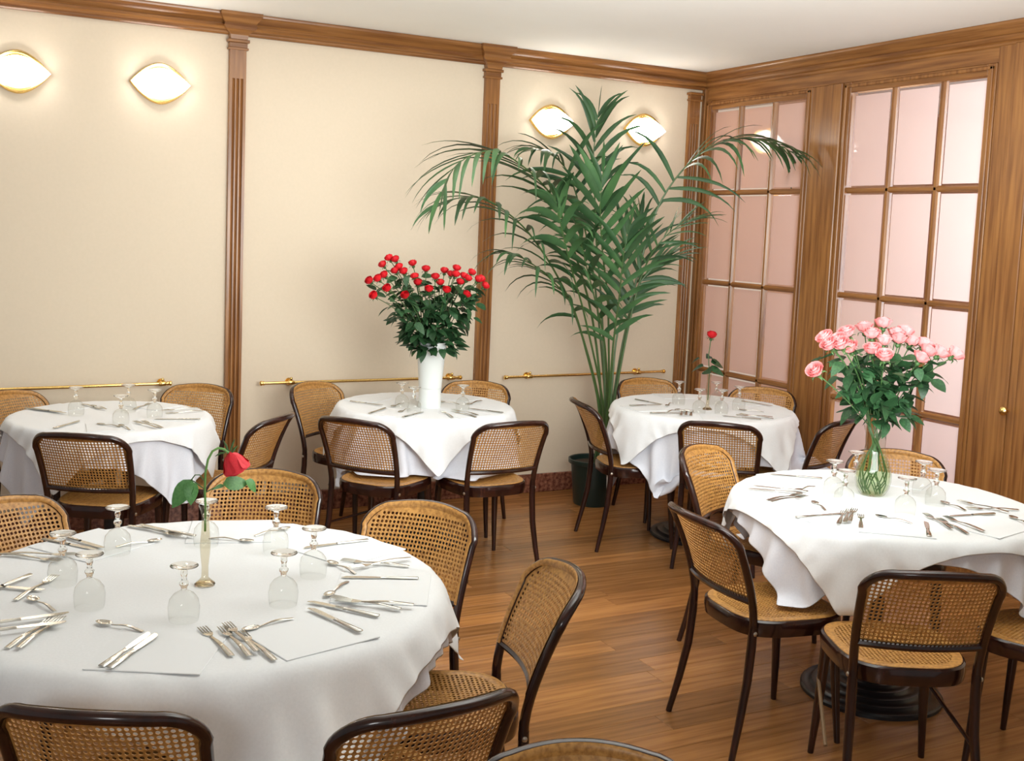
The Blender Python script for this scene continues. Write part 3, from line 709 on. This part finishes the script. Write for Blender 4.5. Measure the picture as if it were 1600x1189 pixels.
# ================================================================ vases
def vase_pos(tk, px, py): return at_z(px, py, ZS)
bud_prof = [(.0, .004), (.022, .003), (.0255, .006), (.018, .012), (.009, .022), (.0085, .05), (.012, .085), (.0135, .11), (.0105, .15), (.009, .175), (.0125, .20), (.019, .216)]
def bud_vase(loc, label):
    t = thing('bud_vase', loc, 0, label, 'vase')
    MB().lathe(bud_prof, 24, ripple=.05, rn=8).build('vessel', thin_glass('bud_glass', (.90, .86, .76), 1.6), t)
    MB().lathe([(0, .0), (.026, 0), (.027, .004), (.016, .011), (0, .012)], 24).build('foot', crystal, t)
    return t
v1 = vase_pos('T1', 320, 914); bud_vase((v1.x, v1.y, ZS), 'slim fluted glass bud vase holding the drooping red rose on the large front table')
v4 = vase_pos('T4', 1105, 640); bud_vase((v4.x, v4.y, ZS), 'slim glass bud vase holding the upright red rose on the corner table')
v2 = vase_pos('T2', 671, 636)
t = thing('tall_vase', (v2.x, v2.y, ZS), 0, 'tall tapered opaque white vase full of red roses', 'vase')
MB().lathe([(0, 0), (.060, 0), (.062, .004), (.060, .05), (.060, .105)], 40).build('base_sleeve', white_vase, t)
MB().lathe([(.058, .105), (.0615, .106), (.0635, .14), (.072, .25), (.083, .350), (.084, .354), (.081, .354), (.079, .345), (.060, .12), (0, .12)], 40).build('vessel', white_vase, t)
v3 = vase_pos('T3', 1362, 773)
t = thing('glass_vase', (v3.x, v3.y, ZS), 0, 'bulbous clear ribbed glass vase of water holding the pink roses', 'vase')
MB().lathe([(0, .001), (.042, .001), (.048, .006), (.062, .03), (.069, .06), (.068, .09), (.058, .125), (.043, .16), (.037, .195), (.039, .24), (.048, .272)], 40, ripple=.025, rn=12).build('vessel', thin_glass('vase_glass', (.93, .95, .92), 1.5, .03), t)
MB().lathe([(0, .006), (.04, .006), (.058, .03), (.064, .06), (.063, .09), (.053, .125), (.038, .16), (0, .161)], 32).build('water', water, t)

# ================================================================ roses
def petal_bloom(name, m, R=1., openness=1., seed=0, layers=None, curl=1.):
    """unit bloom: base at z=0, height about 1.5, radius about 1"""
    rg = random.Random(seed); q = MB()
    layers = layers or [(3, .30, 1.50, .05), (4, .48, 1.48, .10), (5, .70, 1.38, .20*openness), (5, .90, 1.22, .42*openness)]
    for li, (n, r, h, fl_) in enumerate(layers):
        a0 = rg.random()*6
        for k in range(n):
            ac = a0+2*PI*k/n; wd = 2*PI/n*.78; V = []; NU, NV = 5, 5
            for i in range(NV):
                v = i/(NV-1)
                rad = r*(math.sin(min(1, v*1.45)*PI/2)**.7)*(1+.0*v)+(fl_*max(0, v-.7)/.3)*.6-.10*r*max(0, v-.55)*curl
                z = h*v-.12*fl_*max(0, v-.8)*5
                for j in range(NU):
                    u = j/(NU-1)*2-1; a = ac+u*wd*(.45+.55*math.sin(min(1, v*1.3)*PI/2)); zz = z-h*.16*u*u*v*v+rg.uniform(-.02, .02)
                    V.append((rad*math.cos(a)*(1+.06*abs(u)), rad*math.sin(a)*(1+.06*abs(u)), zz))
            q.add(V, [(i*NU+j, i*NU+j+1, (i+1)*NU+j+1, (i+1)*NU+j) for i in range(NV-1) for j in range(NU-1)])
    return q.mesh(name, m, angle=80)
def sepal_mesh():
    q = MB(); q.lathe([(.12, -.45), (.30, -.30), (.34, -.1), (.25, .05)], 8)
    for k in range(5):
        a = 2*PI*k/5; c, s = math.cos(a), math.sin(a); P = [(.25, 0, .16), (.62, .14, .15), (.92, .05, .1), (1.05, -.3, .01)]
        V = []
        for r, z, w_ in P: V += [(r*c-w_*s, r*s+w_*c, z), (r*c+w_*s, r*s-w_*c, z)]
        q.add(V, [(2*i, 2*i+1, 2*i+3, 2*i+2) for i in range(3)])
    return q.mesh('sepals', stem_m)
red_me = [petal_bloom('bloom', red_m, openness=.25, seed=s) for s in range(3)]
pink_me = [petal_bloom('bloom', pink_m, openness=1., seed=s+9) for s in range(3)]
sep_me = sepal_mesh()
def leaf_mesh(name, m, L=1., W=.62, fold=.18, curl=.25):
    V = []; n = 6
    for i in range(n+1):
        u = i/n; w_ = W/2*math.sin(PI*u**.75)**.8 if 0 < u < 1 else .0; z = -curl*u*u
        V += [(L*u, -w_, z+fold*w_), (L*u, 0, z), (L*u, w_, z+fold*w_)]
    return MB().add(V, [(3*i+k, 3*i+k+1, 3*i+4+k, 3*i+3+k) for i in range(n) for k in range(2)]).mesh(name, m, angle=80)
leaf_me = [leaf_mesh('leaf', leaf_m), leaf_mesh('leaf', leaf_m, W=.75, fold=.3, curl=-.1), leaf_mesh('leaf', leaf_m, W=.55, fold=.1, curl=.5)]
def aim(o, loc, d, scale, up=None, roll=0.):
    """place mesh whose local +Z (blooms) points along d"""
    qz = Vector(d).normalized().to_track_quat('Z', 'Y'); o.rotation_mode = 'QUATERNION'
    from mathutils import Quaternion
    o.rotation_quaternion = qz @ Quaternion((0, 0, 1), roll); o.location = loc; o.scale = (scale,)*3
def bez(p0, p1, p2, n=8):
    return [p0*(1-t)**2+p1*2*t*(1-t)+p2*t*t for t in [i/(n-1) for i in range(n)]]
def rose(base, tip, label, group, blooms, bl_scale, n_leaf, lsize, rg, zspan=(.3, .92), bend=.3, stem_r=.0022, deep=None, spread=1.):
    base = Vector(base); tip = Vector(tip); t = thing('rose', base, 0, label, 'rose', group)
    mid = base.lerp(tip, .5); mid.z = base.z+(tip.z-base.z)*(.5+bend*.5); mid.x = base.x+(tip.x-base.x)*(.5-bend*.6); mid.y = base.y+(tip.y-base.y)*(.5-bend*.6)
    pts = bez(base, mid, tip, 9); loc = [p-base for p in pts]
    down = [q_-base for q_ in (deep if isinstance(deep, list) else [deep])] if deep is not None else []
    MB().tube(down+loc, stem_r, 6).build('stem', stem_m, t)
    d = (loc[-1]-loc[-2]).normalized(); d = (d+Vector((0, 0, .25))).normalized()
    b = link('bloom', rg.choice(blooms), t); aim(b, loc[-1]+d*bl_scale*.15, d, bl_scale, roll=rg.random()*6)
    s = link('sepals', sep_me, t); aim(s, loc[-1]+d*bl_scale*.15, d, bl_scale, roll=rg.random()*6)
    for k in range(n_leaf):
        u = max(0, zspan[0]+(zspan[1]-zspan[0])*(k+rg.random())/n_leaf); f_ = u*(len(loc)-1); i = min(len(loc)-2, int(f_)); p = loc[i].lerp(loc[i+1], f_-i)
        o = link('leaf', rg.choice(leaf_me), t); az = rg.random()*2*PI; r_ = rg.uniform(.006, .034)*spread
        o.location = p+Vector((r_*math.cos(az), r_*math.sin(az), rg.uniform(-.01, .01))); o.rotation_euler = (rg.uniform(-.6, .6), rg.uniform(-.35, .75), az+rg.uniform(-.4, .4)); o.scale = (lsize*rg.uniform(.8, 1.2),)*3
    return t
rg = random.Random(5)
ORDN = ['first', 'second', 'third', 'fourth', 'fifth', 'sixth', 'seventh', 'eighth', 'ninth', 'tenth', 'eleventh', 'twelfth']
def row_words(P, cuts):
    out = {}
    for name, lo, hi in cuts:
        row = sorted([i for i, p in enumerate(P) if lo <= p[1] < hi], key=lambda i: P[i][0])
        for k, i in enumerate(row): out[i] = ('leftmost' if k == 0 else 'rightmost' if k == len(row)-1 else ORDN[k]+' from the left')+' in its '+name+' row'
    return out
REDP = [(90, 250), (145, 237), (175, 147), (215, 105), (255, 115), (280, 165), (185, 215), (255, 190), (310, 195), (365, 143), (378, 230), (205, 300), (118, 345), (320, 348), (448, 180), (470, 312), (510, 232), (580, 318), (568, 192), (610, 215), (645, 175), (640, 215), (665, 265), (740, 200), (705, 345), (715, 240), (780, 245), (825, 285), (800, 240), (690, 225), (400, 270), (540, 270)]
vb = Vector((v2.x, v2.y, ZS+.33))
RW = row_words(REDP, [('top', 0, 170), ('upper middle', 170, 225), ('lower middle', 225, 260), ('bottom', 260, 999)])
for i, (a, b) in enumerate(REDP):
    px = 560+a/4.245; py = 380+b/4.245
    dd = (b-100)/250.*.26-.11+rg.uniform(-.05, .05)
    tip = at_y(px, py, v2.y-dd); tip.z -= .012
    an = math.atan2(tip.y-v2.y, tip.x-v2.x); bs = vb+Vector((.045*math.cos(an), .045*math.sin(an), 0))
    rose(bs, tip, 'red rose in the tall white vase, '+RW[i], 'red roses in the white vase', red_me, .0245, 17, .066, rg, zspan=(-.12, .88), spread=3.0, deep=Vector((v2.x, v2.y, ZS+.2)))
PINKP = [(205, 180), (228, 218), (275, 195), (322, 155), (340, 240), (415, 130), (455, 165), (460, 252), (520, 105), (520, 205), (525, 288), (590, 165), (638, 152), (670, 208), (745, 222), (720, 300), (828, 265), (912, 270), (605, 195), (290, 215), (760, 262)]
vb3 = Vector((v3.x, v3.y, ZS+.262))
PW_ = row_words(PINKP, [('top', 0, 185), ('middle', 185, 230), ('bottom', 230, 999)])
for i, (a, b) in enumerate(PINKP):
    px = 1240+a/3.714; py = 480+b/3.714
    dd = (b-100)/200.*.16-.08+rg.uniform(-.03, .03)
    tip = at_y(px, py, v3.y-dd); tip.z -= .018
    an = math.atan2(tip.y-v3.y, tip.x-v3.x); bs = vb3+Vector((.034*math.cos(an), .034*math.sin(an), 0)); an2 = an+PI+rg.uniform(-1, 1)
    rose(bs, tip, 'pink rose in the glass vase, '+PW_[i], 'pink roses in the glass vase', pink_me, .031, 14, .066, rg, zspan=(.10, .86), spread=2.2,
         deep=[Vector((v3.x+.038*math.cos(an2+.8), v3.y+.038*math.sin(an2+.8), ZS+.012)), Vector((v3.x+.054*math.cos(an2+.4), v3.y+.054*math.sin(an2+.4), ZS+.05)), Vector((v3.x+.050*math.cos(an2), v3.y+.050*math.sin(an2), ZS+.095)), Vector((v3.x+.026*math.cos(an2-.3), v3.y+.026*math.sin(an2-.3), ZS+.165))])
tip = at_y(1279, 586, v3.y-.05)
t = rose(vb3+Vector((-.03, 0, 0)), tip, 'lone pink rose leaning out far left of the pink bunch', 'pink roses in the glass vase', pink_me, .031, 3, .05, rg, bend=.1, deep=Vector((v3.x+.03, v3.y, ZS+.03)))
# upright rose in the corner
b4 = Vector((v4.x, v4.y, ZS+.205)); tip = at_y(1111, 529, v4.y)
t = thing('rose', b4, 0, 'single upright red rose with dark leaves in the bud vase on the corner table', 'rose')
pts = [Vector((0, 0, -.15)), Vector((0, 0, 0)), (tip-b4)*.5+Vector((-.012, 0, 0)), tip-b4]
MB().tube(pts, .0026, 6).build('stem', stem_m, t)
o = link('bloom', red_me[0], t); aim(o, pts[-1], (.1, -.1, 1), .030)
o = link('sepals', sep_me, t); aim(o, pts[-1], (.1, -.1, 1), .030)
for (px, py, az, s_) in ((1098, 572, 180, .075), (1090, 560, 170, .05), (1112, 566, 0, .08), (1108, 574, -40, .07), (1113, 560, 20, .06), (1103, 578, -110, .07), (1110, 556, 60, .05)):
    o = link('leaf', leaf_me[az % 3], t); p = at_y(1105+(px-1105)*.8, py, v4.y-.01); o.location = p-b4; o.rotation_euler = (.7, .15, D_(az)); o.scale = (s_*1.35,)*3
# the drooping rose
b1 = Vector((v1.x, v1.y, ZS+.20)); W1 = lambda px, py, dy=0.: at_y(px, py, v1.y+dy)-b1
t = thing('rose', b1, 0, 'large drooping red rose with bright green leaves in the front bud vase', 'rose')
pts = [W1(321, 830), W1(321, 790), W1(320, 765), W1(321, 738), W1(325, 718), W1(332, 705), W1(341, 700), W1(350, 702), W1(357, 707)]
pts[0].x = pts[1].x
MB().tube(pts, [.003]*4+[.0032]*3+[.0035, .004], 8).build('stem', mat('fresh_stem', (.13, .30, .07), .45), t)
droop = petal_bloom('bloom', noise_color(mat('scarlet_petal', (.8, .02, .03), .55), (.60, .008, .018), (.86, .03, .05), nscale=25), seed=3, layers=[(3, .62, 1.5, .0), (3, .80, 1.52, .10), (5, .98, 1.42, .22)], curl=-3.)
o = link('bloom', droop, t); aim(o, W1(358, 706), W1(375, 742)-W1(358, 706), .030); o.scale = (.029, .029, .040)
q = MB()
for (ax, ay, bx, by) in ((357, 706, 349, 688), (360, 705, 367, 686), (362, 708, 372, 696), (352, 707, 336, 713)):
    A, B = W1(ax, ay), W1(bx, by); q.tube([A, A.lerp(B, .5)+Vector((0, 0, .003)), B], [.0025, .003, .0006], 5)
q.build('sepals', stem_m, t)
bl_me = [leaf_mesh('leaf', big_leaf, W=.55, fold=.15, curl=.15), leaf_mesh('leaf', big_leaf, W=.62, fold=.25, curl=.3)]
def leaf_to(A, B, me, par, rollv=.0, name='leaf'):
    d = B-A; o = link(name, me, par); qx = d.to_track_quat('X', 'Z'); o.rotation_mode = 'QUATERNION'
    from mathutils import Quaternion
    o.rotation_quaternion = qx @ Quaternion((1, 0, 0), rollv); o.location = A; L = d.length; o.scale = (L, L, L); return o
leaf_to(W1(301, 749), W1(266, 793), bl_me[0], t, -.9); leaf_to(W1(298, 751, -.01), W1(299, 787, -.01), bl_me[1], t, -1.3)
leaf_to(W1(348, 757), W1(391, 752, .01), bl_me[0], t, 1.0); leaf_to(W1(350, 760), W1(331, 761, .0), bl_me[1], t, .9); leaf_to(W1(384, 750, .01), W1(405, 767, .01), bl_me[1], t, .9)
q = MB()
for P in ([(320, 765), (311, 758), (303, 752), (298, 751)], [(320, 752), (312, 742), (305, 742), (298, 751)], [(320, 770), (335, 762), (352, 758)]):
    q.tube([W1(*p) for p in P], .0016, 5)
q.build('leaf_stalk', stem_m, t)

# ================================================================ palm
PX, PY_ = 3.76, 5.93
pot = thing('palm_pot', (PX, PY_, 0), 0, 'dark green plastic pot holding the palm, behind the chair in profile', 'pot')
MB().lathe([(0, 0), (.112, 0), (.118, .01), (.142, .262), (.158, .266), (.160, .272), (.160, .292), (.154, .295), (.148, .29), (.144, .262)], 40).build('pot_wall', pot_m, pot)
MB().lathe([(0, .262), (.143, .262)], 24).build('soil', soil, pot)
palm = thing('kentia_palm', (PX, PY_, .26), 0, 'tall green kentia palm with arching fronds before the back wall', 'plant')
PO = Vector((PX, PY_, .26))
def spl(pts, n):
    """Catmull-Rom"""
    P = [Vector(p) for p in pts]; P = [P[0]*2-P[1]]+P+[P[-1]*2-P[-2]]; out = []; m = len(P)-3
    for i in range(n):
        f_ = i/(n-1)*m; k = min(m-1, int(f_)); t_ = f_-k; a, b, c, d = P[k:k+4]
        out.append(.5*((2*b)+(c-a)*t_+(2*a-5*b+4*c-d)*t_*t_+(3*b-a-3*c+d)*t_**3))
    return out
# rachis points px,py,Y ; start index of leaflets (0..1), leaflet length, width, pairs, droop, plane normal roll
FR = [
 ('B', [(940, 640, 5.90), (926, 500, 5.85), (895, 385, 5.7), (869, 318, 5.55), (845, 285, 5.5), (820, 262, 5.45), (783, 238, 5.4), (750, 238, 5.35), (713, 258, 5.3), (690, 300, 5.3)], .34, .52, .040, 15, .75),
 ('A', [(938, 640, 5.90), (905, 510, 5.8), (870, 430, 5.7), (830, 369, 5.6), (796, 335, 5.55), (760, 312, 5.5), (725, 308, 5.45), (690, 318, 5.45)], .34, .48, .036, 12, .85),
 ('C', [(945, 640, 5.95), (940, 480, 5.98), (932, 380, 5.95), (929, 300, 5.9), (927, 250, 5.9), (931, 205, 5.9), (935, 175, 5.9)], .40, .42, .046, 9, .75),
 ('D', [(950, 640, 5.85), (950, 480, 5.65), (941, 390, 5.5), (938, 320, 5.4), (942, 268, 5.35)], .46, .42, .056, 9, .18),
 ('E', [(958, 640, 5.95), (985, 480, 5.9), (1012, 370, 5.85), (1035, 310, 5.8), (1070, 262, 5.7), (1105, 233, 5.6), (1140, 219, 5.5), (1180, 216, 5.4), (1220, 228, 5.35), (1255, 250, 5.3)], .38, .54, .034, 17, .8),
 ('F', [(957, 640, 5.9), (980, 520, 5.85), (1003, 430, 5.8), (1030, 380, 5.7), (1065, 350, 5.65), (1100, 336, 5.6)], .45, .30, .022, 11, .35),
 ('G', [(950, 640, 5.8), (958, 540, 5.65), (968, 460, 5.5), (974, 400, 5.4), (985, 350, 5.35)], .42, .36, .052, 9, .35),
 ('H', [(936, 640, 5.85), (915, 545, 5.75), (893, 475, 5.65), (867, 443, 5.6), (842, 420, 5.55), (812, 400, 5.5), (790, 393, 5.5)], .38, .38, .036, 10, .9),
 ('I', [(943, 640, 5.85), (915, 500, 5.6), (893, 420, 5.45), (876, 350, 5.35), (866, 305, 5.3)], .50, .36, .054, 8, .8),
 ('J', [(946, 640, 6.0), (930, 450, 6.05), (912, 350, 6.0), (890, 275, 5.98), (862, 240, 5.95), (830, 232, 5.9)], .50, .40, .036, 12, .7),
 ('K', [(953, 640, 5.9), (965, 520, 5.9), (995, 450, 5.85), (1025, 415, 5.8), (1052, 400, 5.75)], .45, .34, .040, 9, .45),
 ('L', [(948, 640, 5.9), (945, 540, 5.75), (930, 470, 5.6), (915, 410, 5.5), (905, 365, 5.45)], .42, .34, .048, 8, .6),
 ('M', [(955, 640, 5.95), (972, 540, 6.0), (990, 460, 6.0), (1003, 385, 6.0), (1000, 330, 5.98)], .5, .34, .036, 8, .5),
]
nleaf = 0; extra = MB()
for (nm, pp, st, LL, LW, npair, droop_) in FR:
    pw = [at_y(a, b, c)-PO for a, b, c in pp]
    root0 = Vector((pw[0].x*.55, pw[0].y*.55, .0)); pw = [root0]+pw
    ln = spl(pw, 36); rr = [.0085-.0065*(i/35) for i in range(36)]
    fr = MB().tube(ln, rr, 6).build('frond', palm_stem, palm)
    for k in range(npair*2+1):
        side = 1 if k % 2 else -1; u = st+(1-st)*((k//2+.35*(side > 0))/npair) if k < npair*2 else 1.
        u = min(1, u); f_ = u*35; i = min(34, int(f_)); P0 = ln[i].lerp(ln[i+1], f_-i); T = (ln[i+1]-ln[max(0, i-1)]).normalized()
        v = (u-st)/(1-st); prof = (.62+.38*math.sin(PI*min(1, v*.9+.12)))*(1-.35*max(0, v-.75)/.25)
        L = LL*prof*rg.uniform(.88, 1.1)
        sd = T.cross(Vector((0, 0, 1)))
        if abs(T.z) > .8: sd = cr - T*cr.dot(T)
        sd = (sd.normalized()*.8+(cr-T*cr.dot(T))*.35).normalized()*(1 if side > 0 else -1)
        if (sd.dot(cr) > 0) != (side > 0): sd = -sd
        ang = ((.80 if nm in 'CDGIKLM' else 1.0)-.5*v)+rg.uniform(-.16, .16)
        if k == npair*2: ang = .05
        lift = rg.uniform(-.1, .25)
        d0 = (T*math.cos(ang)+sd*math.sin(ang)+Vector((0, 0, .15*lift))-fwd*rg.uniform(-.15, .3)).normalized()
        pts = [P0]; d = d0.copy(); n = 7; dr = droop_*rg.uniform(.6, 1.7)
        for j in range(n):
            d = (d+Vector((0, 0, -1))*dr*.34*(j/n+.15)).normalized(); pts.append(pts[-1]+d*L/n)
        V = []; wv = (T.cross(d0)).cross(d0).normalized(); W_ = LW*(.8 if nm in 'CDG' else .92)*rg.uniform(.75, 1.1)*(.75+.25*prof)/2
        fold = T.cross(d0).normalized()*.35
        for j, p in enumerate(pts):
            t_ = j/n; w_ = W_*(.25+.75*math.sin(PI*min(1, t_*1.15+.08))**.8 if t_ < .8 else max(.0, (1-t_)/.2)*.62)
            if j == n: w_ = .0006
            V += [p-wv*w_, p+fold*w_, p+wv*w_]
        Fs = [(3*j+e, 3*j+e+1, 3*j+4+e, 3*j+3+e) for j in range(n) for e in range(2)]
        if nleaf < 295:
            MB().add(V, Fs).build('leaflet', palm_m, fr, angle=80); nleaf += 1
        else: extra.add(V, Fs)
if extra.v: tag(extra.build('leaflet', palm_m, palm, angle=80), kind='stuff')

# ================================================================ wall lamps and brass rails
def almond(hw_, hh, n=20):
    pts = []
    for s in (1, -1):
        for k in range(n):
            u = -1+2*k/n; u *= s; pts.append((u*hw_, s*hh*(1-abs(u)**1.85)))
    return pts
def sconce(x, z, label):
    t = thing('wall_lamp', (x, YB, z), 0, label, 'lamp', 'almond-shaped wall lamps')
    A = almond(.160, .110); n = len(A)
    V = [(a, -.0, b) for a, b in A]+[(a*1.0, -.022, b*1.0) for a, b in A]+[(a*.97, -.030, b*.95) for a, b in A]+[(a*.90, -.028, b*.86) for a, b in A]+[(a*.88, -.012, b*.84) for a, b in A]
    MB().add(V, [(i*n+k, i*n+(k+1) % n, (i+1)*n+(k+1) % n, (i+1)*n+k) for i in range(4) for k in range(n)]+[tuple(4*n+k for k in range(n))]).build('brass_shell', brass, t, angle=50)
    A = almond(.155, .080); V = []
    rows = [(.90, .80, -.020), (1., 1., -.036), (.96, .94, -.052), (.80, .78, -.066), (.5, .5, -.076), (.2, .2, -.080)]
    for s1, s2, yy in rows: V += [(a*s1, yy, b*s2) for a, b in A]
    MB().add(V, [(i*n+k, i*n+(k+1) % n, (i+1)*n+(k+1) % n, (i+1)*n+k) for i in range(len(rows)-1) for k in range(n)]+[tuple((len(rows)-1)*n+k for k in range(n)), tuple(range(n))[::-1]]).build('glass_diffuser', white_lamp, t, angle=60)
for (px, py), lb in (((28, 111), 'glowing almond-shaped brass wall lamp, leftmost, cut by the frame edge'), ((252, 130), 'glowing almond-shaped brass wall lamp beside the left pilaster'), ((865, 190), 'glowing almond-shaped brass wall lamp behind the palm, left of two'), ((1010, 203), 'glowing almond-shaped brass wall lamp right of the palm top')):
    p = at_y(px, py, YB-.04); sconce(p.x, p.z, lb)
def rail(a, b, br, label):
    A = at_y(*a, YB-.055); B = at_y(*b, YB-.055); A.y = B.y = YB-.055
    t = thing('brass_rail', A, 0, label, 'rail', 'brass wall rails'); D = B-A
    MB().tube([(0, 0, 0), D], .0085, 10).build('rod', brass, t)
    fin = [(0, -.016), (.010, -.015), (.0145, -.010), (.0145, -.004), (.010, -.002), (.0125, .004), (.0125, .010), (.0085, .012)]
    for s, p in ((1, Vector((0, 0, 0))), (-1, D)):
        o = MB().lathe(fin, 14).build('end_cap', brass, t); o.rotation_euler = (0, s*PI/2, 0); o.location = p
    for bp in br:
        P = at_y(*bp, YB-.055); f_ = (P.x-A.x)/D.x; p = D*f_
        q = MB(); q.tube([p+Vector((-.020, 0, 0)), p+Vector((-.014, 0, 0)), p+Vector((.014, 0, 0)), p+Vector((.020, 0, 0))], [.010, .0135, .0135, .010], 12)
        q.tube([p, p+Vector((0, .05, 0))], .007, 8); q.tube([p+Vector((0, .045, 0)), p+Vector((0, .0535, 0))], .022, 14); q.lathe([(0, -.001), (.006, .0), (.0075, .008), (.009, .014), (.006, .020), (0, .022)], 10, c=p+Vector((0, 0, .010)))
        q.build('bracket', brass, t)
rail((-90, 612), (264, 599), [(-40, 610), (254, 600)], 'brass rail low on the back wall behind the back-left table')
rail((410, 599), (718, 589.8), [(455, 596), (706, 590)], 'brass rail on the middle wall panel behind the white vase')
rail((791, 589.6), (1036, 580.2), [(828, 588), (998, 581.5)], 'brass rail on the right wall panel behind the palm stems')
